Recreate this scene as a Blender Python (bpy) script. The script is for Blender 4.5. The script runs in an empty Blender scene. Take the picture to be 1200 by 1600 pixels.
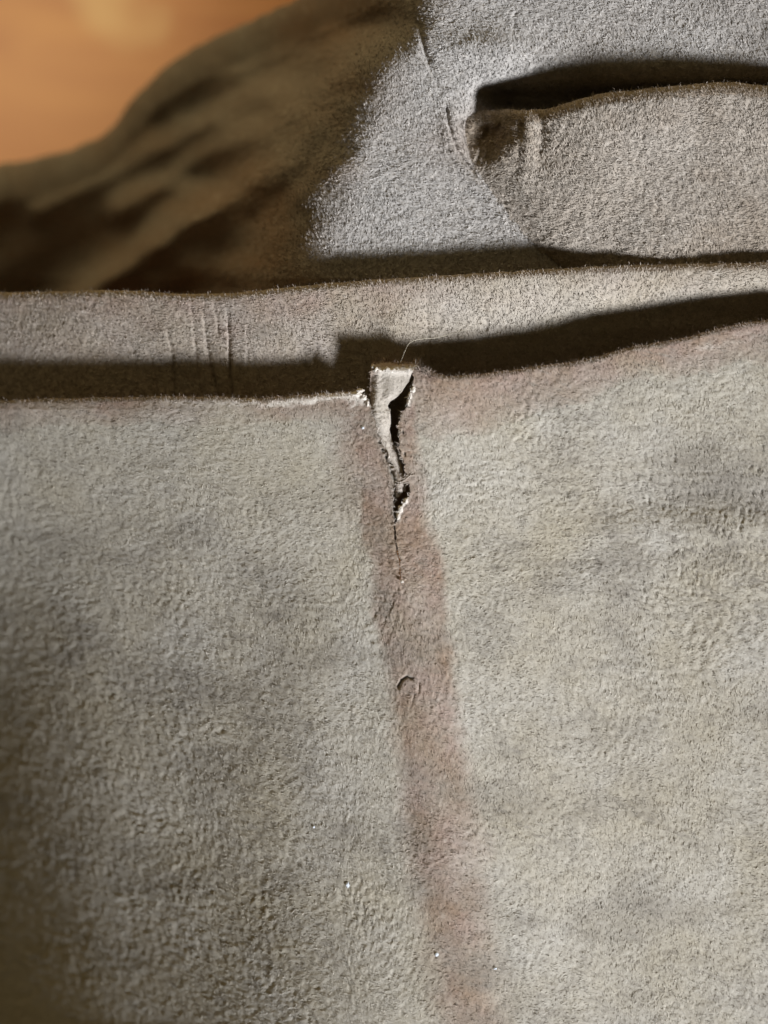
import bpy, math
import numpy as np

# ------------------------------------------------------------------ scene, camera, light
scene = bpy.context.scene
S = 1e-4                 # one working unit = 0.1 mm; x right, y down the frame, z up
D = 2500.0               # camera height over the cloth, working units
CX, CY = 600.0, 800.0

cam_d = bpy.data.cameras.new("camera")
cam = bpy.data.objects.new("camera", cam_d)
scene.collection.objects.link(cam)
cam.location = (0, 0, D * S)
cam.rotation_euler = (0, 0, 0)
cam_d.sensor_fit = 'VERTICAL'
cam_d.sensor_height = 36
cam_d.sensor_width = 27
cam_d.lens = 36 * D / 1600.0
cam_d.clip_start = 0.005
cam_d.clip_end = 20
cam_d.dof.use_dof = True
cam_d.dof.focus_distance = (D + 25) * S
cam_d.dof.aperture_fstop = 7.5
scene.camera = cam

w = bpy.data.worlds.new("World"); scene.world = w; w.use_nodes = True
bg = w.node_tree.nodes['Background']
# dim warm room light, a little stronger from the upper left
_wt = w.node_tree
_tc = _wt.nodes.new('ShaderNodeTexCoord'); _dp = _wt.nodes.new('ShaderNodeVectorMath'); _dp.operation = 'DOT_PRODUCT'
_dp.inputs[1].default_value = (-0.12, 0.98, 0.04)
_mr = _wt.nodes.new('ShaderNodeMapRange')
for _i, _v in enumerate((0.58, 1.0, 0.056, 1.30)): _mr.inputs[_i+1].default_value = _v
_wt.links.new(_tc.outputs['Generated'], _dp.inputs[0]); _wt.links.new(_dp.outputs['Value'], _mr.inputs[0])
_wt.links.new(_mr.outputs[0], bg.inputs[1])
bg.inputs[0].default_value = (1.0, 0.79, 0.40, 1)

scene.view_settings.view_transform = 'Standard'
scene.view_settings.look = 'None'
scene.view_settings.exposure = 0
scene.view_settings.gamma = 1

from mathutils import Vector
def lamp(name, kind, loc, target, energy, color):
    d = bpy.data.lights.new(name, kind)
    o = bpy.data.objects.new(name, d)
    scene.collection.objects.link(o)
    o.location = loc
    o.rotation_euler = (Vector(target) - Vector(loc)).to_track_quat('-Z', 'Y').to_euler()
    d.energy = energy; d.color = color
    return o, d
# window daylight, low from the lower right of the frame
from mathutils import Matrix
el = math.radians(31); az = math.radians(-45)
tgt = Vector((0.027, 0.022, 0.0)); R_ = 0.62
loc = tgt + R_*Vector((math.cos(el)*math.cos(az), math.cos(el)*math.sin(az), math.sin(el)))
wd = bpy.data.lights.new("window_light", 'AREA'); wl = bpy.data.objects.new("window_light", wd)
scene.collection.objects.link(wl)
zax = (loc-tgt).normalized(); yax = (Vector((0, 1, 0)) - zax*zax.y).normalized(); xax = yax.cross(zax)
mr = Matrix((xax, yax, zax)).transposed().to_4x4(); mr.translation = loc
wl.matrix_world = mr
wd.shape = 'RECTANGLE'; wd.size = 0.115; wd.size_y = 0.28
wd.energy = 0.272; wd.color = (0.88, 0.935, 1.0); wd.spread = math.radians(15)
# unseen warm spot added to brighten the table top beyond the cloth
tl, td = lamp("table_fill", 'SPOT', (-0.26, 0.30, 0.55), (-0.135, 0.172, -0.15), 13.0, (1.0, 0.83, 0.50))
td.shadow_soft_size = 0.03
td.spot_size = math.radians(20); td.spot_blend = 0.5

rng = np.random.default_rng(7)

# ------------------------------------------------------------------ helpers
_tab = {}
def vnoise(x, y, seed=0):
    """smooth value noise in -1..1"""
    if seed not in _tab:
        _tab[seed] = np.random.default_rng(1000+seed).uniform(-1, 1, (256, 256)).astype(np.float32)
    t = _tab[seed]
    xi = np.floor(x).astype(np.int64); yi = np.floor(y).astype(np.int64)
    fx = x - xi; fy = y - yi
    fx = fx*fx*(3-2*fx); fy = fy*fy*(3-2*fy)
    x0 = xi & 255; x1 = (xi+1) & 255; y0 = yi & 255; y1 = (yi+1) & 255
    return ((t[y0, x0]*(1-fx)+t[y0, x1]*fx)*(1-fy) + (t[y1, x0]*(1-fx)+t[y1, x1]*fx)*fy)
def fbm(x, y, seed=0, octs=4):
    a = 1.0; s = 0; n = 0
    for k in range(octs):
        s = s + a*vnoise(x*2**k + 17.3*k, y*2**k - 9.1*k, seed+k); n += a; a *= 0.5
    return s/n
def sm(a, b, x):
    t = np.clip((x-a)/(b-a), 0, 1); return t*t*(3-2*t)
def curve(pts):
    p = np.array(pts, float)
    xs, ys = p[:, 0], p[:, 1]
    m = np.gradient(ys, xs)
    def f(x):
        x = np.asarray(x, float)
        i = np.clip(np.searchsorted(xs, x)-1, 0, len(xs)-2)
        h = xs[i+1]-xs[i]; t = np.clip((x-xs[i])/h, 0, 1)
        return ((2*t**3-3*t**2+1)*ys[i]+(t**3-2*t**2+t)*h*m[i]+(-2*t**3+3*t**2)*ys[i+1]+(t**3-t**2)*h*m[i+1])
    return f
def inpoly(px, py, poly):
    c = np.zeros(px.shape, bool); n = len(poly); j = n-1
    for i in range(n):
        xi, yi = poly[i]; xj, yj = poly[j]
        cond = ((yi > py) != (yj > py)) & (px < (xj-xi)*(py-yi)/((yj-yi)+1e-9)+xi)
        c ^= cond; j = i
    return c
def segdist(px, py, line):
    """distance to a polyline and 0..1 position along it"""
    best = np.full(px.shape, 1e9); pos = np.zeros(px.shape)
    n = len(line)-1
    for k in range(n):
        ax, ay = line[k]; bx, by = line[k+1]
        t = np.clip(((px-ax)*(bx-ax)+(py-ay)*(by-ay))/((bx-ax)**2+(by-ay)**2), 0, 1)
        d = np.hypot(px-ax-t*(bx-ax), py-ay-t*(by-ay))
        m = d < best
        best = np.where(m, d, best); pos = np.where(m, (k+t)/n, pos)
    return best, pos
def W(px, py, z):
    """working units to world: spread with distance like the lens does"""
    k = (D - z)/D
    return np.stack([(px-CX)*k*S, -(py-CY)*k*S, z*S], -1)
def axis(segs):
    """segs: [(from, to, step), ...] joined"""
    out = []
    for a, b, st in segs:
        out.append(np.linspace(a, b, max(2, int(round((b-a)/st))+1))[:-1])
    out.append([segs[-1][1]])
    return np.concatenate(out)

def link_mesh(name, V, F, mat, parent=None, attrs=None, smooth=True):
    me = bpy.data.meshes.new(name)
    V = np.asarray(V, np.float32); F = np.asarray(F, np.int32)
    me.vertices.add(len(V)); me.vertices.foreach_set('co', V.ravel())
    k = F.shape[1]
    me.loops.add(F.size); me.loops.foreach_set('vertex_index', F.ravel())
    me.polygons.add(len(F))
    me.polygons.foreach_set('loop_start', np.arange(0, F.size, k, dtype=np.int32))
    me.polygons.foreach_set('loop_total', np.full(len(F), k, np.int32))
    me.polygons.foreach_set('use_smooth', np.full(len(F), smooth))
    me.update(calc_edges=True)
    for n, a in (attrs or {}).items():
        at = me.attributes.new(n, 'FLOAT', 'POINT')
        at.data.foreach_set('value', np.asarray(a, np.float32).ravel())
    me.materials.append(mat)
    o = bpy.data.objects.new(name, me)
    scene.collection.objects.link(o)
    if parent: o.parent = parent
    return o

def normals(P):
    gu = np.gradient(P, axis=1); gv = np.gradient(P, axis=0)
    n = np.cross(gu, gv)
    n /= np.linalg.norm(n, axis=-1, keepdims=True)+1e-12
    return n

def nap(u, v, scale=1.0, seed=0):
    """pebbly suede relief, -1..1 : short strokes in a few directions with slowly changing mix"""
    u = u/scale; v = v/scale
    wu = u + 3*vnoise(u/19, v/19, seed+31); wv = v + 3*vnoise(u/19, v/19, seed+32)
    out = 0; tot = 0
    for k, ang in enumerate((-35, 10, 62, 100)):
        a = math.radians(ang)
        p = wu*math.cos(a)+wv*math.sin(a); q = -wu*math.sin(a)+wv*math.cos(a)
        n = vnoise(p/9.0, q/5.4, seed+k)*0.62 + vnoise(p/4.6, q/2.9, seed+5+k)*0.60
        wt = np.exp(2.2*vnoise(u/70+k*9, v/70, seed+40+k))
        out = out + wt*n; tot = tot+wt
    return out/tot*1.25

def grid_faces(R, C, keep=None):
    i = np.arange(R*C).reshape(R, C)
    f = np.stack([i[:-1, :-1], i[1:, :-1], i[1:, 1:], i[:-1, 1:]], -1)
    if keep is not None: f = f[keep]
    return f.reshape(-1, 4)

def fibres(name, P, N, idx, length, width, lift, ang, parent, mat, attrs, spread=0.5, up=None):
    """short bent ribbons rooted on the surface points P[idx]"""
    n = len(idx)
    p = P[idx]; nn = N[idx]
    tu = np.cross(nn, np.array([0, 1.0, 0])); tu /= np.linalg.norm(tu, axis=1, keepdims=True)+1e-9
    tv = np.cross(nn, tu)
    a = ang + rng.normal(0, spread, n)
    d = tu*np.cos(a)[:, None]+tv*np.sin(a)[:, None]
    if up is not None: d = d*0.5 + up; d /= np.linalg.norm(d, axis=1, keepdims=True)
    side = np.cross(nn, d); side /= np.linalg.norm(side, axis=1, keepdims=True)+1e-9
    roll = rng.uniform(-0.9, 0.9, n)[:, None]
    side = side*np.cos(roll)+nn*np.sin(roll)
    L = (length*(rng.uniform(0.5, 1.3, n) if up is None else 0.3+1.5*rng.uniform(size=n)**2.5))[:, None]
    w_ = (width*rng.uniform(0.6, 1.3, n))[:, None]
    h = (lift*rng.uniform(0.2, 1.4, n))[:, None]
    bend = side*rng.normal(0, 0.18, n)[:, None]*L
    jit = tu*rng.uniform(-1.2, 1.2, n)[:, None] + tv*rng.uniform(-1.2, 1.2, n)[:, None]
    p = p + jit - nn*0.6
    m = p + d*L*0.5 + nn*h*0.8 + bend
    t = p + d*L + nn*h + bend*0.3
    V = np.stack([p-side*w_*0.5, p+side*w_*0.5, m-side*w_*0.45, m+side*w_*0.45, t], 1)
    V = V.reshape(-1, 3)
    b = (np.arange(n)*5)[:, None]
    F = np.concatenate([b+np.array([[0, 1, 3]]), b+np.array([[0, 3, 2]]), b+np.array([[2, 3, 4]])], 0)
    k_ = (D - V[:, 2])/D
    at = {k: np.repeat(v.ravel()[idx], 5) for k, v in attrs.items()}
    at['tone'] = np.repeat(rng.normal(0, 1, n), 5)
    Vw = W(V[:, 0], V[:, 1], V[:, 2])
    o = link_mesh(name, Vw, F, mat, parent, at, smooth=False)
    o['kind'] = 'stuff'
    return o

# ------------------------------------------------------------------ materials
def newmat(name):
    m = bpy.data.materials.new(name); m.use_nodes = True
    nt = m.node_tree; nt.nodes.clear()
    out = nt.nodes.new('ShaderNodeOutputMaterial'); p = nt.nodes.new('ShaderNodeBsdfPrincipled')
    nt.links.new(p.outputs[0], out.inputs[0])
    return m, nt, p
def attr(nt, n):
    a = nt.nodes.new('ShaderNodeAttribute'); a.attribute_name = n; return a.outputs['Fac']
def mixc(nt, fac, a, b):
    m = nt.nodes.new('ShaderNodeMix'); m.data_type = 'RGBA'
    for s, v in ((m.inputs[0], fac), (m.inputs[6], a), (m.inputs[7], b)):
        if hasattr(v, 'links'): nt.links.new(v, s)
        elif isinstance(v, tuple): s.default_value = (*v, 1)
        else: s.default_value = v
    return m.outputs[2]
def math_(nt, op, a, b, c=None):
    m = nt.nodes.new('ShaderNodeMath'); m.operation = op
    for s, v in zip(m.inputs, (a, b, c)):
        if v is None: continue
        if hasattr(v, 'links'): nt.links.new(v, s)
        else: s.default_value = v
    return m.outputs[0]
def noise(nt, scale, detail=4, rough=0.6):
    tc = nt.nodes.new('ShaderNodeTexCoord'); n = nt.nodes.new('ShaderNodeTexNoise')
    n.inputs['Scale'].default_value = scale; n.inputs['Detail'].default_value = detail; n.inputs['Roughness'].default_value = rough
    nt.links.new(tc.outputs['Object'], n.inputs['Vector']); return n.outputs['Fac']
def remap(nt, v, a, b, lo=0.0, hi=1.0):
    m = nt.nodes.new('ShaderNodeMapRange'); nt.links.new(v, m.inputs[0])
    for i, x in enumerate((a, b, lo, hi)): m.inputs[i+1].default_value = x
    return m.outputs[0]

def suede(name, base, warm, stain, pale, fibre=False):
    m, nt, p = newmat(name)
    col = mixc(nt, remap(nt, noise(nt, 55, 5), 0.35, 0.68), base, warm)
    stc = mixc(nt, remap(nt, noise(nt, 120, 4, 0.6), 0.38, 0.62), stain, (stain[0]*0.84, stain[1]*0.80, stain[2]*0.68))
    col = mixc(nt, math_(nt, 'MULTIPLY', attr(nt, 'stain'), remap(nt, noise(nt, 260, 5, 0.7), 0.3, 0.62, 0.74, 1.0)), col, stc)
    col = mixc(nt, attr(nt, 'dirt_shade'), col, tuple(c*0.5 for c in (base[0]*1.0, base[1]*0.96, base[2]*0.92)))
    col = mixc(nt, attr(nt, 'pale'), col, pale)
    # fibre-to-fibre tone
    if fibre:
        v = remap(nt, attr(nt, 'tone'), -2.2, 2.2, 0.60, 1.30)
    else:
        v = remap(nt, noise(nt, 3200, 3, 0.7), 0.3, 0.7, 0.84, 1.13)
    hsv = nt.nodes.new('ShaderNodeHueSaturation')
    nt.links.new(col, hsv.inputs['Color']); nt.links.new(v, hsv.inputs['Value'])
    nt.links.new(hsv.outputs[0], p.inputs['Base Color'])
    p.inputs['Roughness'].default_value = 0.95
    p.inputs['Specular IOR Level'].default_value = 0.12
    p.inputs['Sheen Weight'].default_value = 0.08
    p.inputs['Sheen Roughness'].default_value = 0.5
    if not fibre:
        bmp = nt.nodes.new('ShaderNodeBump'); bmp.inputs['Strength'].default_value = 0.75; bmp.inputs['Distance'].default_value = 0.00012
        nt.links.new(noise(nt, 2300, 4, 0.65), bmp.inputs['Height']); nt.links.new(bmp.outputs[0], p.inputs['Normal'])
    return m
BASE = (0.442, 0.403, 0.350); WARM = (0.400, 0.350, 0.272)
STAIN = (0.315, 0.226, 0.184); PALE = (0.64, 0.57, 0.50)
BBASE = (0.372, 0.342, 0.315); BWARM = (0.33, 0.295, 0.265)
LBASE = (0.39, 0.345, 0.30); LWARM = (0.35, 0.30, 0.25)
m_front = suede('suede', BASE, WARM, STAIN, PALE)
m_front_f = suede('suede_fibre', BASE, WARM, STAIN, PALE, True)
m_back = suede('suede_back', BBASE, BWARM, (0.29, 0.172, 0.105), PALE)
m_back_f = suede('suede_back_fibre', BBASE, BWARM, (0.29, 0.172, 0.105), PALE, True)

m_lobe = suede('suede_side', LBASE, LWARM, (0.24, 0.165, 0.105), PALE)
m_lobe_f = suede('suede_side_fibre', LBASE, LWARM, (0.24, 0.165, 0.105), PALE, True)
def wood():
    m, nt, p = newmat('orange_wood')
    tc = nt.nodes.new('ShaderNodeTexCoord'); mp = nt.nodes.new('ShaderNodeMapping')
    mp.inputs['Rotation'].default_value = (0, 0, math.radians(-28)); mp.inputs['Scale'].default_value = (9, 42, 20)
    nt.links.new(tc.outputs['Object'], mp.inputs[0])
    n = nt.nodes.new('ShaderNodeTexNoise'); n.inputs['Scale'].default_value = 1.6; n.inputs['Detail'].default_value = 6; n.inputs['Distortion'].default_value = 0.8
    nt.links.new(mp.outputs[0], n.inputs['Vector'])
    c = mixc(nt, remap(nt, n.outputs['Fac'], 0.33, 0.66), (0.45, 0.152, 0.028), (0.56, 0.235, 0.06))
    n2 = nt.nodes.new('ShaderNodeTexNoise'); n2.inputs['Scale'].default_value = 26; n2.inputs['Detail'].default_value = 2
    nt.links.new(tc.outputs['Object'], n2.inputs['Vector'])
    c = mixc(nt, remap(nt, n2.outputs['Fac'], 0.58, 0.72), c, (0.66, 0.40, 0.18))
    nt.links.new(c, p.inputs['Base Color']); p.inputs['Roughness'].default_value = 0.45
    return m
m_wood = wood()
def plain(name, col, rough=0.9):
    m, nt, p = newmat(name)
    c = mixc(nt, remap(nt, noise(nt, 1500, 3), 0.3, 0.7), tuple(x*0.85 for x in col), tuple(min(1, x*1.1) for x in col))
    nt.links.new(c, p.inputs['Base Color']); p.inputs['Roughness'].default_value = rough
    return m
m_lint = plain('white_lint', (0.60, 0.62, 0.66), 0.8)
m_thread = plain('pale_thread', (0.42, 0.37, 0.29))

# ------------------------------------------------------------------ table
TZ = -1500.0
gx = np.linspace(-5200, 6400, 25); gy = np.linspace(-4600, 6200, 25)
X, Y = np.meshgrid(gx, gy)
V = np.stack([(X-CX)*S, -(Y-CY)*S, np.full_like(X, TZ*S)], -1).reshape(-1, 3)
o = link_mesh('tabletop', V, grid_faces(25, 25), m_wood)
o['kind'] = 'structure'
o['label'] = 'orange-brown wooden surface out of focus beyond the suede cloth'

# ------------------------------------------------------------------ the cloth
cloth = bpy.data.objects.new('suede_cloth', None)
scene.collection.objects.link(cloth)
cloth.empty_display_size = 0.02
cloth['label'] = 'worn grey-beige suede cloth lying in folds, torn open at its folded edge'
cloth['category'] = 'suede cloth'

def sink(x, c=1/2100.0):                       # how far the cloth drops towards the left
    q = np.maximum(0, 700 - x)
    q1 = np.minimum(q, 800)
    return -(q1*q1)*c/2 - (q-q1)*0.5

# --- front panel -------------------------------------------------------
EDGE_L = curve([(-600, 640), (0, 624), (120, 624), (230, 620), (330, 618), (420, 620), (500, 613), (545, 610), (562, 607), (600, 612), (640, 612)])
EDGE_R = curve([(560, 575), (640, 573), (656, 572), (668, 579), (700, 585), (760, 582), (840, 572), (920, 560), (1000, 541), (1060, 530), (1120, 514), (1200, 500), (1700, 450)])
def front_edge(x):
    return np.where(x < 607, EDGE_L(np.minimum(x, 640)), EDGE_R(np.maximum(x, 560)))
STRIPE_L = curve([(560, 575), (610, 556), (640, 545), (700, 552), (780, 566), (820, 572), (850, 577), (940, 584), (990, 592), (1060, 606), (1150, 618), (1300, 640), (1450, 664), (1600, 692), (2300, 800)])
STRIPE_R = curve([(560, 664), (650, 652), (720, 660), (800, 668), (870, 688), (940, 697), (1000, 704), (1100, 716), (1250, 738), (1450, 764), (1600, 778), (2300, 880)])
GROOVES = [  # polyline, half width, depth
    ([(622, 1073), (627, 1063), (636, 1057), (645, 1061)], 2.0, 6.0),
    ([(655, 1068), (654, 1080)], 1.6, 2.0), ([(648, 1084), (644, 1096)], 1.6, 1.8),
    ([(622, 920), (612, 932)], 1.7, 0.9), ([(592, 950), (586, 962)], 1.8, 1.6),
    ([(614, 944), (608, 956)], 1.8, 1.9), ([(603, 962), (600, 976)], 1.8, 1.4),
    ([(597, 702), (599, 706)], 2.0, 5), ([(603, 713), (606, 719)], 2.0, 6), ([(609, 722), (612, 727)], 2.0, 5), ([(592, 690), (594, 693)], 1.8, 4),
    ([(629, 674), (631, 677)], 1.8, 5), ([(632, 708), (633, 711)], 1.6, 4), ([(612, 738), (617, 752)], 2.6, 5), ([(608, 730), (611, 740)], 2.0, 3.5),
]
_g = np.random.default_rng(21)
CRACKS = []
for _k in range(210):
    _x = 900+310*_g.beta(2.2, 1.3); _y = (820+_g.normal(0, 75) if _k % 5 else 778+_g.normal(0, 14))
    _l = _g.uniform(4, 12); _s = _g.normal(0, 2.0)
    CRACKS.append(([(_x, _y), (_x+_s, _y+_l)], 1.4, _g.uniform(0.5, 1.9)))
GROOVES = GROOVES + CRACKS
def zfront(x, y):
    z = sink(x, 1/2100.0 + (1/500.0-1/2100.0)*np.clip((y-640)/960.0, 0, 1))
    z = z - np.maximum(0, 190-np.maximum(x, -60))**2/640.0*sm(640, 1100, y)
    z = z - 0.00003*np.maximum(0, y-1150)**2*0.9
    z = z + 5.0*fbm(x/240, y/300, 50, 2)
    c = 0.5*(STRIPE_L(y)+STRIPE_R(y))
    z = z + 4.0*np.exp(-((x-c)/48)**2)*sm(600, 700, y)
    z = z - 0.9*np.exp(-((x-STRIPE_L(y)-2)/14)**2)*sm(830, 900, y)*(1-sm(1250, 1500, y))
    # lifted lip right of the tear, slight dip under the worn patch at the right
    z = z + 7*np.exp(-((x-690)/60)**2-((y-600)/70)**2)
    z = z + 3*np.exp(-((y-827)/22)**2)*sm(820, 950, x) - 4*np.exp(-((y-780)/26)**2)*sm(880, 1050, x)
    z = z + 0.45*vnoise(x/38+y/50, y/8, 415)*np.exp(-((x-1000)/260)**2-((y-820)/130)**2) + 0.15*vnoise(x/50, y/9, 416)*sm(600, 900, x)
    return z
def groove_z(x, y, gs):
    g = np.zeros(x.shape)
    for gr in gs:
        line, hw, dep = gr[:3]
        d, t = segdist(x, y, line)
        if len(gr) > 3: dep = dep*(gr[3]+(1-gr[3])*t)*np.clip(0.9+0.4*vnoise(y/21, x*0+hw*7, 33), 0.1, 1.4)*sm(0, 0.12, t)
        g -= dep*np.exp(-(d/hw)**2)
    return g
T1 = [(562, 520), (563, 602), (566, 612), (573, 625), (577, 635), (580, 644), (585, 655), (589, 673), (596, 691), (600, 703), (608, 717), (615, 729), (621, 740), (627, 749),
      (634, 744), (633, 730), (631, 720), (627, 711), (624, 700), (624, 684), (627, 674), (622, 667), (626, 656), (628, 645), (636, 638), (636, 628), (641, 616), (647, 600), (645, 585), (646, 520)]
T2 = [(616, 758), (622, 752), (632, 756), (640, 757), (641, 768), (636, 779), (628, 790), (621, 801), (620, 812), (617, 825), (614, 803), (614, 776)]
CRACK = [(617, 822), (617.5, 838), (620, 856), (622, 868), (625, 876), (625, 890), (625.5, 906)]

R0 = 8.0
xs = axis([(-700, -60, 16), (-60, 540, 2.5), (540, 700, 1.0), (700, 1260, 2.1), (1260, 1900, 16)])
arc = np.linspace(-math.pi, 0, 15)[:-1]        # from behind, over the top
ds = axis([(0, 330, 1.0), (330, 1010, 2.5), (1010, 1700, 18)])
back_rows = np.array([260.0, 200, 150, 110, 80, 55, 35, 20, 10, 4])
nR = len(back_rows)+len(arc)+len(ds); nC = len(xs)
PX = np.broadcast_to(xs, (nR, nC)).copy()
ye = front_edge(xs) + 1.6*fbm(xs/14, xs*0, 70, 3) + 2.2*vnoise(xs/90, xs*0, 77)
PY = np.zeros((nR, nC)); PZ = np.zeros((nR, nC)); VV = np.zeros((nR, nC))
for r, b in enumerate(back_rows):
    PY[r] = ye+R0+b; PZ[r] = zfront(xs, ye+R0)-2*R0-b*0.9; VV[r] = -b-R0*math.pi
for k, a in enumerate(arc):
    r = len(back_rows)+k
    PY[r] = ye+R0-R0*np.sin(-a) if False else ye+R0-R0*np.abs(np.sin(a)); PZ[r] = zfront(xs, ye+R0)-R0+R0*np.cos(a); VV[r] = a*R0
f0 = len(back_rows)+len(arc)
for k, d in enumerate(ds):
    r = f0+k
    y = ye+R0 + d + (610-ye)*(1-math.exp(-d/130.0))
    PY[r] = y; PZ[r] = zfront(xs, y); VV[r] = y-610
gz = groove_z(PX[f0:f0+560], PY[f0:f0+560], GROOVES)
PZ[f0:f0+560] += gz
P = np.stack([PX, PY, PZ], -1)
N = normals(P)
# the cross product points away from the camera for y-down grids: make it face up on the front rows
if N[f0+50, nC//2, 2] < 0: N = -N
hn = nap(PX+0.0, VV+700, 0.98, 0)
amp = 1.12 + 0.55*sm(700, 350, PX)*sm(750, 1100, PY) + 0.35*vnoise(PX/120, PY/120, 60) + 0.25*np.exp(-((PX-1080)/150)**2-((PY-810)/90)**2) - 0.25*np.exp(-((PY-827)/30)**2)*sm(640, 760, PX) + 0.35*sm(1100, 1500, PY)*(1-sm(300, 640, PX))
# vertical cracks in the worn right part
vc = vnoise(PX/4.2, PY/14.0, 91)
amp_v = np.exp(-((PX-1090)/170)**2-((PY-830)/110)**2)
disp = hn*amp - 1.5*amp_v*np.maximum(0, vc-0.35)
P = P + N*disp[..., None]
# attributes
wob = 9*vnoise(PX/34, PY/34, 80)+4*vnoise(PX/11, PY/11, 81)
sL = STRIPE_L(PY); sR = STRIPE_R(PY)
soft = 13+22*sm(930, 1400, PY)
stripe = sm(-soft, soft, PX-sL+wob)*sm(-soft, soft, sR-PX+wob)
stripe *= sm(600, 640, PY)*(1.0-0.15*sm(950, 1200, PY))*np.clip(0.98+0.45*fbm(PX/34, PY/44, 79, 4), 0.55, 1.15) * (1-0.3*np.exp(-((PX-645)/40)**2-((PY-1000)/70)**2))
dE = PY-np.broadcast_to(ye, PY.shape)
bandR = (PX > 607)*np.clip(1-(dE+wob*1.3)/(60+44*np.exp(-((PX-720)/150)**2)), 0, 1)**0.42
bandL = (PX <= 607)*np.clip(1-(dE+wob)/46, 0, 1)**0.5*1.0*(0.8+0.5*vnoise(PX/60, PX*0, 82))
leftcorner = (PX < 607)*sm(500, 560, PX+wob)*(1-sm(700, 860, PY))*0.75*sm(612, 640, PY)
stain = np.clip(np.maximum.reduce([stripe, bandR, bandL, leftcorner]), 0, 1)
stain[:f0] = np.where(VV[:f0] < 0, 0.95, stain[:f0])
pale = np.zeros_like(PX)
ln = (PX > 250)*(PX < 576)
pale += ln*np.exp(-((dE-9-3*vnoise(PX/30, PX*0, 84))/5.0)**2)*(0.25+0.75*sm(300, 470, PX))*(0.85+0.5*vnoise(PX/9, PY/5, 83))*1.25
pale += (PX > 535)*(PX < 580)*(dE < 26)*(dE > 3)*np.clip(0.6+0.6*vnoise(PX/6, PY/6, 85), 0, 1)*sm(535, 556, PX)
pale += sm(1020, 1100, PX)*np.exp(-((dE-24)/7)**2)*np.clip(0.2+0.9*vnoise(PX/14, PY/8, 86), 0, 1)*0.5
dP, _ = segdist(PX[f0:f0+400], PY[f0:f0+400], [(643, 604), (640, 620), (637, 632)])
pale[f0:f0+400] += np.exp(-(dP/4.5)**2)
dP, _ = segdist(PX[f0:f0+400], PY[f0:f0+400], [(634, 782), (626, 794), (622, 806), (621, 812)])
pale[f0:f0+400] += np.exp(-(dP/4.2)**2)
pale[f0:] += 0.35*sm(0.62, 0.95, vnoise(PX[f0:]/5, PY[f0:]/4, 87))*0.6
pale = np.clip(pale, 0, 1)
dirt_shade = 0.55*np.exp(-((PX-395)/12)**2-((PY-1542)/7)**2) + 0.5*np.exp(-((PX-345)/10)**2-((PY-1560)/5)**2)
dirt_shade += 0.40*np.exp(-((PX-1130)/60)**2-((PY-850)/30)**2)*np.clip(0.6+vnoise(PX/16, PY/16, 88), 0, 1)
dirt_shade += 0.30*np.exp(-((PX-1150)/120)**2-((PY-735)/50)**2)
dirt_shade += 0.25*np.exp(-((PX-930)/35)**2-((PY-860)/60)**2)*np.clip(0.6+vnoise(PX/20, PY/20, 89), 0, 1)
dirt_shade += 0.22*sm(0.0, 0.6, fbm(PX/30, PY/24, 410, 3))
dirt_shade += 0.38*sm(-0.05, 0.55, fbm(PX/110, PY/60, 95, 4))*(0.6+0.4*sm(500, 900, PY))
for bx, by, rx_, ry_, am in ((480, 965, 70, 45, .30), (330, 1090, 120, 70, .22), (540, 1290, 60, 60, .26), (760, 1000, 60, 50, .20), (1010, 1215, 80, 45, .22), (980, 1450, 60, 70, .22),
                             (420, 1480, 110, 60, .32), (1120, 1130, 70, 30, .16), (180, 900, 90, 120, .22), (90, 700, 110, 40, .18), (850, 770, 60, 16, .15), (1010, 760, 120, 24, .20), (560, 1050, 40, 50, .15)):  # soil mottles; the low left patch paints in more of that corner's shade
    dirt_shade += am*np.exp(-((PX-bx)/rx_)**2-((PY-by)/ry_)**2)*np.clip(0.8+0.8*fbm(PX/26, PY/26, 96, 3), 0, 1.5)
dirt_shade += 0.26*np.exp(-((PX-1110)/120)**2-((PY-772)/26)**2) + 0.22*np.exp(-((PX-1140)/110)**2-((PY-880)/34)**2) + 0.16*sm(0.1, 0.7, vnoise(PX/120, PY/11, 420))*sm(700, 850, PX)*sm(640, 700, PY)*(1-sm(900, 1050, PY))
# single dark strokes, painting the shade in the pits of the nap
_a = 0.8+0.7*vnoise(PX/90, PY/90, 401)
_p = PX*np.cos(_a[0, 0])+PY*0.35; _q = PY-PX*0.3
dirt_shade += 0.5*sm(0.35, 0.8, vnoise(_p/7.5, _q/3.2, 402))*(0.5+0.5*vnoise(PX/60, PY/50, 403))
dirt_shade += 0.45*sm(0.45, 0.85, vnoise(PX/3.1, PY/7.5, 404))*np.exp(-((PX-1080)/200)**2-((PY-830)/140)**2)
dirt_shade -= 0.30*np.exp(-((PX-745)/60)**2-((PY-760)/150)**2) + 0.25*np.exp(-((PX-430)/110)**2-((PY-720)/70)**2)
dirt_shade[f0:f0+560] += np.clip(-groove_z(PX[f0:f0+560], PY[f0:f0+560], GROOVES)/5.0, 0, 1)*0.7  # shade inside the grooves and cracks, painted by their depth
dirt_shade = np.maximum(dirt_shade, 0)
dirt_shade += 0.6*np.exp(-((PX-602)/18)**2-((PY-945)/28)**2)
dL, _ = segdist(PX[f0:f0+420], PY[f0:f0+420], [(590, 680), (604, 715), (616, 745), (618, 800)])
dirt_shade[f0:f0+420] += 0.55*np.exp(-(dL/9)**2)*(PX[f0:f0+420] < 622)  # darkness of the small holes along the left seam, put into the colour
dirt_shade[f0:] += 0.30*np.exp(-((PX[f0:]-683)/14)**2-((PY[f0:]-1476)/8)**2)
dirt_shade = np.clip(dirt_shade, 0, 0.9)
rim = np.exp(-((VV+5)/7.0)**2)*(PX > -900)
rim[f0:] = np.exp(-(dE[f0:]-4)**2/18.0)*0.6
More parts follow.
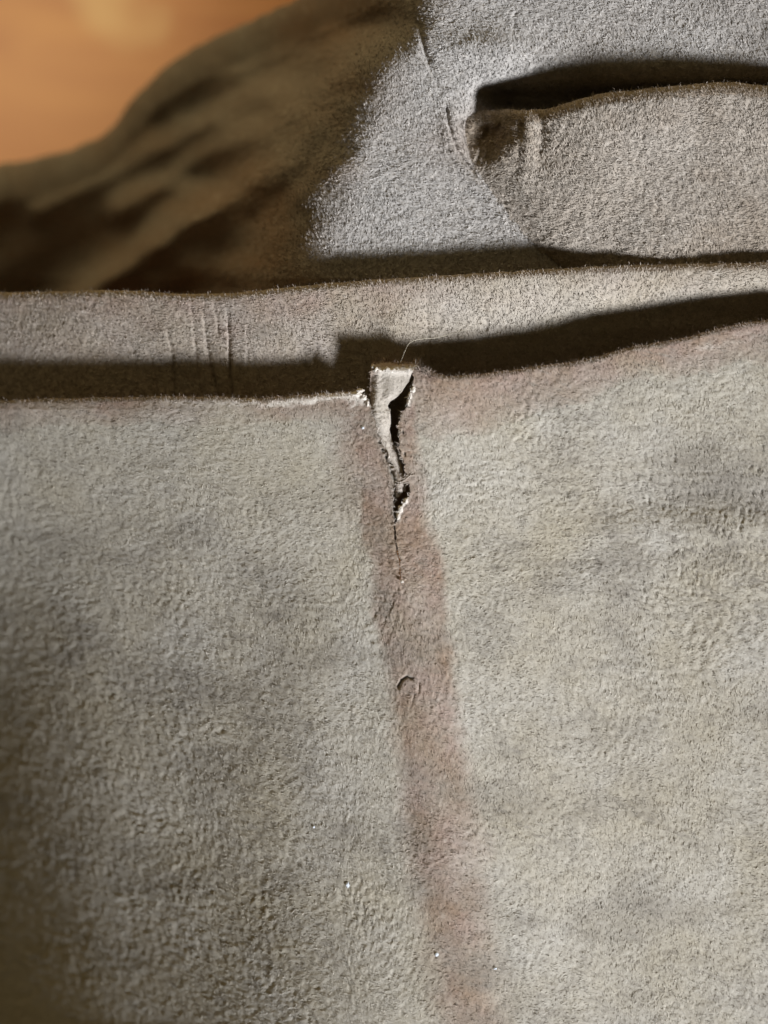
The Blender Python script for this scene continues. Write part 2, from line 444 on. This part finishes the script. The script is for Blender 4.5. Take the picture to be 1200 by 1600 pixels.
stain = np.clip(stain+rim*0.5, 0, 1); dirt_shade = np.clip(dirt_shade+rim*0.45*(1-pale), 0, 0.9)
att = {'stain': stain, 'pale': pale, 'dirt_shade': dirt_shade}
# faces
fx = 0.25*(PX[:-1, :-1]+PX[1:, :-1]+PX[1:, 1:]+PX[:-1, 1:]); fy = 0.25*(PY[:-1, :-1]+PY[1:, :-1]+PY[1:, 1:]+PY[:-1, 1:])
jx = 1.6*vnoise(fx/5, fy/5, 97); jy = 1.6*vnoise(fx/5, fy/5, 98)
hole = inpoly(fx+1.4*jx, fy+jy, T1) | inpoly(fx+0.6*jx, fy+jy, T2)
dc, tc_ = segdist(fx+0.5*jx, fy, CRACK)
hole |= (dc < 1.5-0.5*tc_) & (vnoise(fy/7, fy*0, 99) > -0.8)
rowi = np.arange(nR-1)[:, None]
hole |= (rowi < len(back_rows)+7) & (fx > 556) & (fx < 652)
keep = ~hole
Vw = W(P[..., 0], P[..., 1], P[..., 2])
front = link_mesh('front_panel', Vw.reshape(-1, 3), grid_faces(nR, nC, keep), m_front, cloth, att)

# torn thickness: walls down from the rim of the tear
idx = np.arange(nR*nC).reshape(nR, nC)
E = []
h = hole
for (A, B, va, vb) in ((h[:, :-1], h[:, 1:], idx[:-1, 1:-1], idx[1:, 1:-1]),):
    m = (A != B); E.append(np.stack([va[m], vb[m]], -1))
m = (h[:-1, :] != h[1:, :]); E.append(np.stack([idx[1:-1, :-1][m], idx[1:-1, 1:][m]], -1))
E = np.concatenate(E)
Pf = P.reshape(-1, 3)
FY = Pf[E[:, 0], 1]
sel = (Pf[E[:, 0], 1] > 560) & (Pf[E[:, 0], 1] < 930) & (E[:, 0] >= f0*nC)
E = E[sel]
top = Pf[E]                                     # n,2,3
lay = []
for dz in (0.15, -3.0, -7.0, -10.0):
    q = top.copy(); q[..., 2] += dz
    q[..., 0] += 0.7*vnoise(q[..., 1]/2.5+dz, q[..., 0]/2.5, 101); lay.append(q)
V = np.concatenate([l.reshape(-1, 3) for l in lay]); n = len(E)
F = []
for k in range(3):
    a = np.arange(n)*2+k*2*n
    F.append(np.stack([a, a+1, a+1+2*n, a+2*n], -1))
F = np.concatenate(F)
nv = len(V)
o = link_mesh('torn_edge', W(V[:, 0], V[:, 1], V[:, 2]), F, m_front, front,
          {'stain': np.full(nv, .25), 'pale': np.full(nv, .35), 'dirt_shade': np.clip(0.2+0.4*vnoise(V[:, 0]/6, V[:, 1]/6, 102), 0, 1)}, smooth=False)
o['label'] = 'ragged pale thickness of the suede along the tear'

FRAY = E[:, 0][Pf[E[:, 0], 1] < 822]
# nap fibres on the front
vis = np.zeros((nR, nC), bool); vis[:-1, :-1] = keep; vis[:f0-3] = False
vis &= (PX > -60) & (PX < 1260) & (PY < 1660)
cand = np.flatnonzero(vis.ravel())
cell = (np.gradient(PX, axis=1)*np.abs(np.gradient(PY, axis=0))).ravel()[cand]
pr = cell/cell.sum()
pick = rng.choice(cand, 190000, p=pr)
near = np.minimum(segdist(Pf[pick, 0], Pf[pick, 1], T1[1:-1])[0], segdist(Pf[pick, 0], Pf[pick, 1], T2)[0]) < 6
pick = pick[~(near & (rng.uniform(size=len(pick)) < 0.85))]
Nf = N.reshape(-1, 3)
ang = 0.6 + 1.5*vnoise(Pf[pick, 0]/110, Pf[pick, 1]/110, 110) + (rng.uniform(size=len(pick)) < 0.15)*1.3
fibres('nap', Pf, Nf, pick, 5.6, 1.05, 1.3, ang, front, m_front_f, att, 0.35)
nf_ = 520
pk = rng.choice(FRAY, nf_)
fibres('frayed_fibre', Pf, Nf, pk, 6.0, 0.9, 1.0, np.zeros(nf_), front, m_front_f, dict(att, pale=np.clip(att['pale']+0.35, 0, 1)), 2.0,
       np.stack([rng.normal(0, 0.8, nf_), rng.normal(0, 0.8, nf_), rng.normal(0.1, 0.3, nf_)], -1))
# fuzz standing along the folded edge
r_edge = len(back_rows)+len(arc)//2
rr = rng.integers(r_edge-2, f0+2, 5200)
cc = rng.choice(np.flatnonzero((xs > -60) & (xs < 1260) & ((xs < 562) | (xs > 648))), 5200)
pick = rr*nC+cc
upv = np.stack([rng.normal(0, 0.45, 5200), np.full(5200, -1.0), rng.normal(0.25, 0.3, 5200)], -1)
fibres('edge_fuzz', Pf, Nf, pick, 4.4, 0.8, 0.8, np.zeros(5200), front, m_front_f, att, 0.9, upv)

nt_ = 260
cc = rng.choice(np.flatnonzero((xs > 647) & (xs < 674)), nt_); rr = rng.integers(f0-5, f0+2, nt_)
fibres('edge_fuzz', Pf, Nf, rr*nC+cc, 9.0, 1.0, 1.5, np.zeros(nt_), front, m_front_f, att, 2.0,
       np.stack([rng.normal(-0.1, 0.8, nt_), rng.normal(-0.8, 0.4, nt_), rng.normal(0.4, 0.3, nt_)], -1))

# --- generic folded sheet ----------------------------------------------
def sheet(name, xs, top, rows, zfun, R, tail, mat, matf, attfun, amp, nscale, seed, nf, flen, grooves=(), parent=cloth, visbox=(-60, 1260, -60, 700), fuzz=3000, rough_edge=1.2, fw=1.3, label=None, fade=None):
    arc = np.linspace(-math.pi*0.5-0.5, 0, 12)[:-1]
    nb = len(tail); nR = nb+len(arc)+len(rows); nC = len(xs)
    PX = np.broadcast_to(xs, (nR, nC)).copy(); PY = np.zeros((nR, nC)); PZ = np.zeros((nR, nC)); VV = np.zeros((nR, nC))
    ye = top(xs)+rough_edge*fbm(xs/14, xs*0, seed+3, 3)
    ze = zfun(xs, ye+R)
    a0 = arc[0]
    for r, b in enumerate(tail):
        PY[r] = ye+R-R*abs(math.sin(a0))+b*0.15; PZ[r] = ze-R+R*math.cos(a0)-b; VV[r] = a0*R-b
    for k, a in enumerate(arc):
        r = nb+k; PY[r] = ye+R-R*abs(math.sin(a)); PZ[r] = ze-R+R*math.cos(a); VV[r] = a*R
    f0 = nb+len(arc)
    yb = rows[-1]
    for k, t in enumerate(rows):
        f = (t-rows[0])/(yb-rows[0])
        y = ye+R+(yb-ye-R)*f
        PY[f0+k] = y; PZ[f0+k] = zfun(xs, y); VV[f0+k] = y-ye
    if grooves: PZ[f0:] += groove_z(PX[f0:], PY[f0:], grooves)
    P = np.stack([PX, PY, PZ], -1); N = normals(P)
    if N[f0+5, nC//2, 2] < 0: N = -N
    A = amp(PX, PY) if callable(amp) else amp
    P = P+N*(nap(PX, VV+300, nscale, seed)*A)[..., None]
    att = attfun(PX, PY, VV)
    ob = link_mesh(name, W(P[..., 0], P[..., 1], P[..., 2]).reshape(-1, 3), grid_faces(nR, nC), mat, parent, att)
    if label: ob['label'] = label
    Pf = P.reshape(-1, 3); Nf = N.reshape(-1, 3)
    vis = (PX > visbox[0]) & (PX < visbox[1]) & (PY > visbox[2]) & (PY < visbox[3]); vis[:f0-3] = False
    cand = np.flatnonzero(vis.ravel()); cell = np.abs(np.gradient(PX, axis=1)*np.gradient(PY, axis=0)).ravel()[cand]+1e-3
    if fade: cell = cell*(0.002+sm(fade[0], fade[1], PX.ravel()[cand]-0.6*(330-PY.ravel()[cand])))
    pick = rng.choice(cand, nf, p=cell/cell.sum())
    ang = 0.7+1.3*vnoise(Pf[pick, 0]/85, Pf[pick, 1]/85, 110+seed)+(rng.uniform(size=nf) < 0.15)*1.3
    fibres('nap', Pf, Nf, pick, flen, fw, 2.0, ang, ob, matf, att, 0.5)
    if fuzz:
        rr = rng.integers(nb+4, f0+2, fuzz); cc = rng.choice(np.flatnonzero((xs > visbox[0]) & (xs < visbox[1])), fuzz)
        upv = np.stack([rng.normal(0, 0.5, fuzz), np.full(fuzz, -1.0), rng.normal(0.3, 0.3, fuzz)], -1)
        fibres('edge_fuzz', Pf, Nf, rr*nC+cc, 4.8, 0.9, 0.8, np.zeros(fuzz), ob, matf, att, 0.9, upv)
    return ob

# --- middle fold ---------------------------------------------------------
MID = curve([(-700, 475), (0, 457), (100, 455), (200, 454), (290, 459), (370, 457), (450, 449), (520, 442), (650, 433), (800, 424), (900, 418), (1050, 413), (1200, 410), (1900, 395)])
MG = []
for x0, x1, hw, dep, ya, yb in ((262, 276, 3.0, 4.5, 500, 620), (296, 318, 3.2, 3.6, 470, 620), (316, 340, 3.6, 5.0, 480, 620), (352, 366, 3.0, 7.0, 470, 620), (231, 250, 3, 2.6, 540, 620),
                            (384, 392, 3, 2.0, 500, 620), (200, 225, 3, 1.8, 520, 620), (668, 672, 1.8, 3.2, 440, 570), (757, 759, 2.0, 1.6, 440, 520), (336, 340, 2.2, 2.4, 462, 520)):
    k = np.linspace(0, 1, 6)
    MG.append(([(x0+(x1-x0)*t+2.2*math.sin(6*t+x0), ya+(yb-ya)*t) for t in k], hw*0.85, dep*1.5, 0.16))
def zmid(x, y):
    e = y-MID(x)
    z = sink(x) - 29 - 0.13*e - 0.10*np.maximum(0, e-95) - 5*sm(500, 150, x)
    z = z - (12*sm(600, 700, x)+22*sm(700, 1000, x))*sm(10, 110, e) - 0.35*np.maximum(0, e-100)*sm(600, 700, x)
    z = z + 4*fbm(x/170, y/120, 130, 2)
    z = z - 8*np.exp(-((x-320)/60)**2)*(0.5+0.5*sm(0, 60, e))
    return z - 0.25*np.maximum(0, y-640)
def amid(PX, PY, VV):
    st = 0.42*np.clip(1-(PY-MID(PX))/60+0.5*vnoise(PX/60, PY/40, 140), 0, 1)*(1-0.6*sm(500, 800, PX)) + 0.50*(1-0.5*sm(450, 800, PX))
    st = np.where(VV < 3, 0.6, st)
    d = 0.25*sm(0.1, 0.7, fbm(PX/60, PY/40, 141, 4))
    return {'stain': np.clip(st, 0, 1), 'pale': 0.3*sm(0.6, 0.95, vnoise(PX/5, PY/4, 142)), 'dirt_shade': d}
sheet('middle_fold', axis([(-700, -60, 16), (-60, 1260, 2.4), (1260, 1900, 16)]), MID, axis([(0, 200, 2.4), (200, 420, 12)])+440, zmid, 12,
      [150, 90, 50, 25, 10], m_front, m_front_f, amid, lambda x, y: 1.15+0.9*np.exp(-((x-270)/110)**2)*sm(540, 590, y), 1.0, 150, 60000, 6.0, MG,
      label='lit fold behind the torn edge with a bunch of fine creases at left')

# --- back sheet: far blurred drape at left, lit grey fabric at right ------
SIL = curve([(-900, 420), (-300, 305), (-60, 268), (0, 258), (60, 247), (130, 226), (175, 198), (203, 160), (250, 112), (330, 62), (400, 28), (470, -4), (600, -60), (900, -170), (1900, -360)])
BOUND = curve([(-400, 900), (-60, 725), (0, 695), (50, 664), (100, 626), (150, 596), (200, 575), (260, 552), (330, 520), (400, 500), (600, 470)])
CREASE = [(656, 45), (668, 90), (690, 140), (704, 190), (716, 235), (742, 272), (790, 335), (850, 402), (880, 430)]
CR = curve([(-400, 560), (0, 640), (45, 656), (90, 668), (140, 690), (190, 704), (235, 716), (272, 742), (335, 790), (402, 850), (430, 880), (700, 1100)])
def zA(x, y):
    z = -80 + 0.06*(420-y) - 0.8*np.maximum(0, y-435)
    z = z + 6*fbm(x/130, y/130, 160, 2)
    return z
def zback(x, y):
    z = zA(x, y)
    q = np.maximum(0, BOUND(y)+12+12*vnoise(y/38, x/60, 167)-x)
    z = z - 640*(1-np.exp(-(q/222.0)**2.3)) - 0.12*q
    # far drape folds (diagonal ridges)
    far = sm(20, 190, q)
    # coordinate across the diagonal folds
    s_ = (x*0.50+y*0.86)
    a_ = (x*0.86-y*0.50)
    ridge = 46*np.sin(s_/36.0+0.9+0.9*np.sin(a_/150.0)) + 22*np.sin(s_/19.0+2.0+a_/200.0)
    z = z + far*ridge*0.8
    z = z - far*70*np.exp(-((x-340)/60)**2-((y-275)/34)**2)
    for ln_, w_, h_ in (([(300, 175), (420, 112), (520, 62), (640, 5)], 17, -22), ([(190, 330), (330, 240), (420, 200), (500, 140), (600, 85)], 24, 60),
                        ([(120, 470), (260, 372), (390, 285)], 22, 52), ([(60, 330), (200, 262), (330, 190)], 20, 30), ([(400, 340), (470, 280), (520, 200)], 16, -30)):
        d_, _t = segdist(x, y, ln_)
        z = z + far*h_*np.exp(-(d_/w_)**2)
    # pit above the right-hand lobe
    pit = sm(716, 790, x)*np.exp(-((y-157+5*sm(900, 740, x))/(19+10*sm(740, 880, x)))**2)
    z = z + 7*fbm(x/16, y/22, 166, 3)*np.exp(-((x-728)/38)**2-((y-170)/60)**2)
    z = z - 95*pit
    z = z - 45*sm(0, 50, x-CR(y))*sm(150, 200, y)
    # raised lip left of the crease and a shallow nick at the top
    d = CR(y)-x
    z = z + 4*np.exp(-((d-8)/14)**2)*sm(150, 200, y)*(1-sm(330, 400, y))
    z = z - 5*np.exp(-((x-663-(y-70)*0.15)/5)**2)*np.exp(-((y-75)/30)**2)
    z = z + 14*np.exp(-((x-760)/70)**2-((y-75)/26)**2)
    return z
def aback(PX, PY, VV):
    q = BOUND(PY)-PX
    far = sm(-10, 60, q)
    far2 = sm(-60, 70, q)  # far side browner and darker: the drape's shade put into its colour
    st = far2*(0.20+0.6*np.clip(0.3+1.2*fbm(PX/130, PY/90, 170, 3), 0, 1)) + 0.4*np.exp(-((PX-770)/80)**2-((PY-215)/45)**2)  # last term paints the shade of the hollow beside the crease
    return {'stain': np.clip(st, 0, 1), 'pale': 0.25*sm(0.5, 0.9, vnoise(PX/5, PY/4, 172)), 'dirt_shade': np.clip(0.22*sm(0.0, 0.7, fbm(PX/70, PY/60, 171, 4))+0.12*far, 0, 1)}
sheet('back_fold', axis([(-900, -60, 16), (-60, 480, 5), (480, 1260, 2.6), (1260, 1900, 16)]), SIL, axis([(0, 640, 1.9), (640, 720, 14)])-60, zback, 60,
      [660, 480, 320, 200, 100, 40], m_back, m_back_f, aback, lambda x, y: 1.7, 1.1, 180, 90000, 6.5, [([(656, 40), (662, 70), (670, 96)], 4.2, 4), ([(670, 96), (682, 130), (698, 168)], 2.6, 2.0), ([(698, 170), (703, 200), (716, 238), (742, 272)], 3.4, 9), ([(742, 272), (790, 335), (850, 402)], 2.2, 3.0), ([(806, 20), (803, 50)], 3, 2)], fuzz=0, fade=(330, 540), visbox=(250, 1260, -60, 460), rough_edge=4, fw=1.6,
      label='out-of-focus brown drape at left turning into lit grey suede at right')

# --- right-hand lobe -------------------------------------------------------
LOBE = curve([(600, 195), (690, 190), (730, 176), (790, 171), (850, 171), (885, 162), (925, 150), (1000, 140), (1070, 133), (1130, 129), (1200, 134), (1300, 140), (1900, 150)])
def zlobe(x, y):
    d = x-CR(y)
    lift = 62*(0.35*sm(20, 90, x-700)+0.65*sm(60, 260, x-700))*(1-sm(120, 430, y)*0.85)
    z = zA(x, y) - 4 + np.where(d > 0, 16*(1-np.exp(-d/50.0)), 1.6*d) + lift*sm(0, 60, d)
    z = z - 26*np.exp(-((x-752)/44)**2-((y-200)/44)**2)
    z = z + 9*np.exp(-((x-822)/16)**2-((y-215)/55)**2) - 5*np.exp(-((x-846)/10)**2-((y-200)/45)**2)
    z = z + 9*fbm(x/150, y/110, 190, 2) + 11*fbm(x/24+y/60, y/34, 193, 3)*np.exp(-((x-765)/60)**2-((y-205)/60)**2)
    return z
def alobe(PX, PY, VV):
    st = 0.55*np.exp(-((PX-765)/50)**2-((PY-205)/45)**2)+0.22+0.2*sm(0, .6, fbm(PX/140, PY/90, 195, 3))  # first term is the hollow's shade, painted brown
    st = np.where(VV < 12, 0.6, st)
    return {'stain': np.clip(st, 0, 1), 'pale': 0.3*sm(0.5, 0.9, vnoise(PX/5, PY/4, 196)), 'dirt_shade': 0.15*sm(0.0, 0.7, fbm(PX/70, PY/60, 197, 4))}
sheet('side_fold', axis([(690, 1260, 2.4), (1260, 1900, 16)]), LOBE, axis([(0, 290, 2.3), (290, 420, 10)])+140, zlobe, 22,
      [160, 90, 45, 18], m_lobe, m_lobe_f, alobe, 1.9, 1.15, 210, 52000, 7.0, [([(812, 178), (816, 215), (812, 250)], 5.5, 2.6), ([(846, 176), (848, 205), (842, 250)], 5.0, 2.2), ([(770, 180), (758, 215), (748, 250)], 4, 4), ([(790, 176), (776, 205), (770, 240)], 3, 3)], fw=1.4, visbox=(690, 1260, 100, 470),
      label='rounded grey-beige fold at upper right with a dark pit above it')

# --- pale inner flap showing in the tear -----------------------------------
FL = curve([(562, 581), (572, 580), (582, 579), (600, 578), (625, 579), (641, 579), (653, 579), (673, 582), (691, 589), (703, 593), (717, 600), (727, 607), (740, 616), (770, 618)])
FR = curve([(562, 656), (572, 652), (585, 642), (593, 640), (604, 633), (614, 626), (621, 619), (626, 612), (633, 607), (644, 610), (660, 611), (673, 609), (687, 613), (703, 617), (717, 623), (736, 629), (770, 634)])
ys = np.linspace(565, 768, 150); us = np.linspace(0, 1, 60)
us = np.concatenate([[-0.05, -0.04, -0.03, -0.02, -0.01], us]); U, YY = np.meshgrid(us, ys)
ytop = 1.8*vnoise(U*9, U*0, 220)
YY = YY + ytop*np.exp(-(YY-565)/10)
side = np.clip(-U/0.01, 0, 5); U = np.maximum(U, 0)
XX = FL(YY)*(1-U)+FR(YY)*U + 0.5*side + 0.8*vnoise(YY/4, U*3, 221)*(U > .95)
ZZ = 3 - 8*np.exp(-(U/0.16)**2) - 7*sm(640, 690, YY) - 5*sm(0.5, 1.0, U)*sm(585, 640, YY) + 5*np.exp(-((YY-580)/6)**2) - 22*np.clip((574-YY)/9, 0, 1)**2
ZZ = ZZ - 2.5*np.exp(-((XX-598)/8)**2)*(1-sm(625, 670, YY)) + 1.0*nap(XX, YY, 0.7, 222)*(1-0.5*np.exp(-((YY-600)/22)**2)*sm(0.3, 0.6, U))
ZZ = ZZ - side*12
pl = np.clip(0.36+0.25*np.exp(-((YY-580)/5)**2)*1.6, 0, 1)*sm(0.02, 0.25, U)*sm(569, 577, YY+ytop)
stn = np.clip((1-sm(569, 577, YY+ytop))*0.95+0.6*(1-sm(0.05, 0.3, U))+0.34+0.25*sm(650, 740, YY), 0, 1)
fat = {'stain': stn, 'pale': pl, 'dirt_shade': 0.1+0.25*sm(0, .7, vnoise(XX/8, YY/10, 224))}
# the layer turns down and away behind its top rim
nb_ = 6
def addtop(a, fn): return np.concatenate([np.stack([fn(a[0], k) for k in range(nb_, 0, -1)]), a])
XX = addtop(XX, lambda r, k: r); YY = addtop(YY, lambda r, k: r+1.2*k); ZZ = addtop(ZZ, lambda r, k: r-11.0*k)
U = addtop(U, lambda r, k: r)
fat = {k_: addtop(np.asarray(v_), lambda r, k: r) for k_, v_ in fat.items()}
ys = np.arange(len(XX))
Pl = np.stack([XX, YY, ZZ], -1)
flap = link_mesh('inner_flap', W(XX, YY, ZZ).reshape(-1, 3), grid_faces(len(ys), len(us)), m_front, cloth, fat)
flap['label'] = 'narrow pale flap of the inner layer standing in the tear'
Nl = normals(Pl)
if Nl[70, 30, 2] < 0: Nl = -Nl
pick = rng.integers((nb_+4)*len(us), len(ys)*len(us), 2600)
fibres('nap', Pl.reshape(-1, 3), Nl.reshape(-1, 3), pick, 5.0, 0.8, 1.0, np.full(2600, 0.5), flap, m_front_f, fat, 0.5)
n = 420
pick = rng.integers(nb_, nb_+3, n)*len(us)+rng.integers(0, len(us), n)
fibres('edge_fuzz', Pl.reshape(-1, 3), Nl.reshape(-1, 3), pick, 6.0, 0.9, 0.8, np.zeros(n), flap, m_front_f, fat, 0.9,
       np.stack([rng.normal(0, 0.6, n), np.full(n, -1.0), rng.normal(0.4, 0.3, n)], -1))

# ragged cut thickness along the flap's top
kk = np.linspace(0, 1, 90)[:, None]; aa = np.linspace(0, 2*math.pi, 10, endpoint=False)[None, :]
cx_ = 582+kk*66; cy_ = 577.5+2.2*vnoise(kk*9, kk*0, 300)-1.5*np.sin(kk*math.pi)*-1
rr_ = (3.0+1.6*vnoise(kk*14, kk*0+aa*0, 301)+0.9*vnoise(kk*40, np.cos(aa)*2, 302))*np.clip(np.sin(kk*math.pi)*4, 0.1, 1)
rx = cx_+0*aa; ry = cy_+rr_*np.cos(aa); rz = 4.5+rr_*np.sin(aa)
ii = np.arange(900).reshape(90, 10); jj = np.roll(ii, -1, 1)
o = link_mesh('torn_rim', W(rx, ry, rz).reshape(-1, 3), np.stack([ii[:-1], ii[1:], jj[1:], jj[:-1]], -1).reshape(-1, 4), m_front, flap,
              {'pale': np.clip(0.9+0.3*vnoise(kk*20, aa, 303), 0, 1), 'stain': np.zeros((90, 10)), 'dirt_shade': np.zeros((90, 10))})
# --- lumps of pale torn fibre ------------------------------------------------
def lump(c, r, seed, mat, name, parent, pale=1.0, stain=0.1):
    nu, nv_ = 22, 14
    th = np.linspace(0, 2*math.pi, nu, endpoint=False); ph = np.linspace(0, math.pi, nv_)
    TH, PH = np.meshgrid(th, ph)
    rr = 1+0.28*vnoise(np.cos(TH)*2+seed, np.sin(TH)*2+PH*1.6, 230+seed % 5)+0.14*vnoise(np.cos(TH)*5+seed, np.sin(TH)*5+PH*4, 240)
    x = c[0]+r[0]*rr*np.sin(PH)*np.cos(TH); y = c[1]+r[1]*rr*np.sin(PH)*np.sin(TH); z = c[2]+r[2]*rr*np.cos(PH)
    i = np.arange(nu*nv_).reshape(nv_, nu); j = np.roll(i, -1, 1)
    f = np.stack([i[:-1], i[1:], j[1:], j[:-1]], -1).reshape(-1, 4)
    nn = nu*nv_
    return link_mesh(name, W(x, y, z).reshape(-1, 3), f, mat, parent, {'pale': np.full(nn, pale), 'stain': np.full(nn, stain), 'dirt_shade': np.zeros(nn)})
lumps = [((563, 610, 4), (6, 3.2, 3)), ((557, 616, 3), (7, 4, 3)), ((568, 621, 1), (5, 5, 3)), ((574, 630, -1), (2.6, 5, 3)),
         ((646, 609, 4), (4, 5, 3)), ((641, 619, 3), (3.6, 6, 3.5)), ((639, 628, 2), (3, 5, 3)),
         ((634, 783, 3), (4, 5, 3)), ((626, 795, 2), (4.2, 5.5, 3.2)), ((622, 807, 1), (3, 5, 3)),
         ((626, 767, -9), (3.4, 4.6, 3)), ((622, 773, -11), (3.6, 3.6, 3)), ((628, 909, 4), (2.4, 2.6, 1.6)),
         ((583, 573, 2), (3.2, 3.5, 3)), ((650, 574, 3), (5, 4, 3)), ((630, 649, -3), (5, 1.3, 1)), ((626, 707, -1), (1.6, 4, 2)), ((607, 712, -2), (2, 4.5, 2))]
for k, (c, r) in enumerate(lumps):
    lump(c, r, k*3, m_front, 'torn_tuft', front, pale=0.85 if k != 10 and k != 11 else 0.3, stain=0.25)

# --- thread-like fibres bridging the tear ------------------------------------
def strand(name, pts, r, mat, parent=None, sides=6, attrs=True, flat=1.0):
    p = np.array(pts, float); t = np.linspace(0, 1, len(p)); tt = np.linspace(0, 1, len(p)*6)
    q = np.stack([curve(list(zip(t, p[:, k])))(tt) for k in range(3)], -1)
    tg = np.gradient(q, axis=0); tg /= np.linalg.norm(tg, axis=1, keepdims=True)
    s1 = np.cross(tg, [0, 0, 1.0]); s1 /= np.linalg.norm(s1, axis=1, keepdims=True)+1e-9; s2 = np.cross(s1, tg)
    a = np.linspace(0, 2*math.pi, sides, endpoint=False)
    rad = r*(1-0.75*np.abs(2*tt-1)**4)*(1+0.15*np.sin(tt*31))
    V = q[:, None]+rad[:, None, None]*(s1[:, None]*np.cos(a)[None, :, None]+s2[:, None]*np.sin(a)[None, :, None])
    i = np.arange(len(tt)*sides).reshape(len(tt), sides); j = np.roll(i, -1, 1)
    f = np.stack([i[:-1], i[1:], j[1:], j[:-1]], -1).reshape(-1, 4)
    V = V.reshape(-1, 3); n = len(V)
    return link_mesh(name, W(V[:, 0], V[:, 1], V[:, 2]), f, mat, parent, {'pale': np.full(n, .3), 'stain': np.full(n, .6), 'dirt_shade': np.zeros(n)} if attrs else None)
for pts in (((618, 746, 0), (628, 748, 3), (638, 744, 2), (650, 742, 4)), ((616, 752, 0), (626, 753, 2), (636, 748, 4), (645, 738, 3)),
            ((622, 650, -4), (630, 643, -2), (638, 641, 3)), ((621, 640, -5), (628, 644, -2), (637, 644, 2)), ((612, 757, 0), (622, 757, 1), (640, 753, 3))):
    strand('torn_fibre', pts, 0.6, m_front, front)

# ------------------------------------------------------------------ loose bits on the cloth
t_ = strand('loose_thread', [(626, 566, 8), (633, 548, 4), (640, 536, -6), (656, 530, -22), (680, 528, -36), (704, 522, -38), (722, 517, -22), (746, 513, -30)], 0.45, m_thread, None, attrs=False)
t_['label'] = 'fine curved pale hair lying on the fold just above the tear'; t_['category'] = 'thread'
def zsurf(x, y): return float(zfront(np.array([x*1.0]), np.array([y*1.0]))[0])
for (x, y, r, lab) in ((567, 668, (2.8, 3.0, 2), 'tiny bright white crumb on the brown stain left of the tear'),
                       (543, 1382, (3.2, 5.0, 2), 'pale bluish lint fleck alone on the lower left of the front panel'),
                       (682, 1491, (3.6, 3.8, 2.4), 'pale blue crumb on the stain stripe near the bottom'),
                       (774, 1513, (3.2, 2.0, 1.6), 'small cream flake just right of the stain stripe at the bottom'),
                       (490, 1292, (2.4, 2.0, 1.5), 'faint whitish speck on the dim left side of the front panel')):
    o = lump((x, y, zsurf(x, y)+0.9), (r[0]*.85, r[1]*.85, r[2]*.7), int(x), m_lint, 'lint_speck', None)
    o['label'] = lab; o['category'] = 'lint'; o['group'] = 'lint specks scattered on the suede'
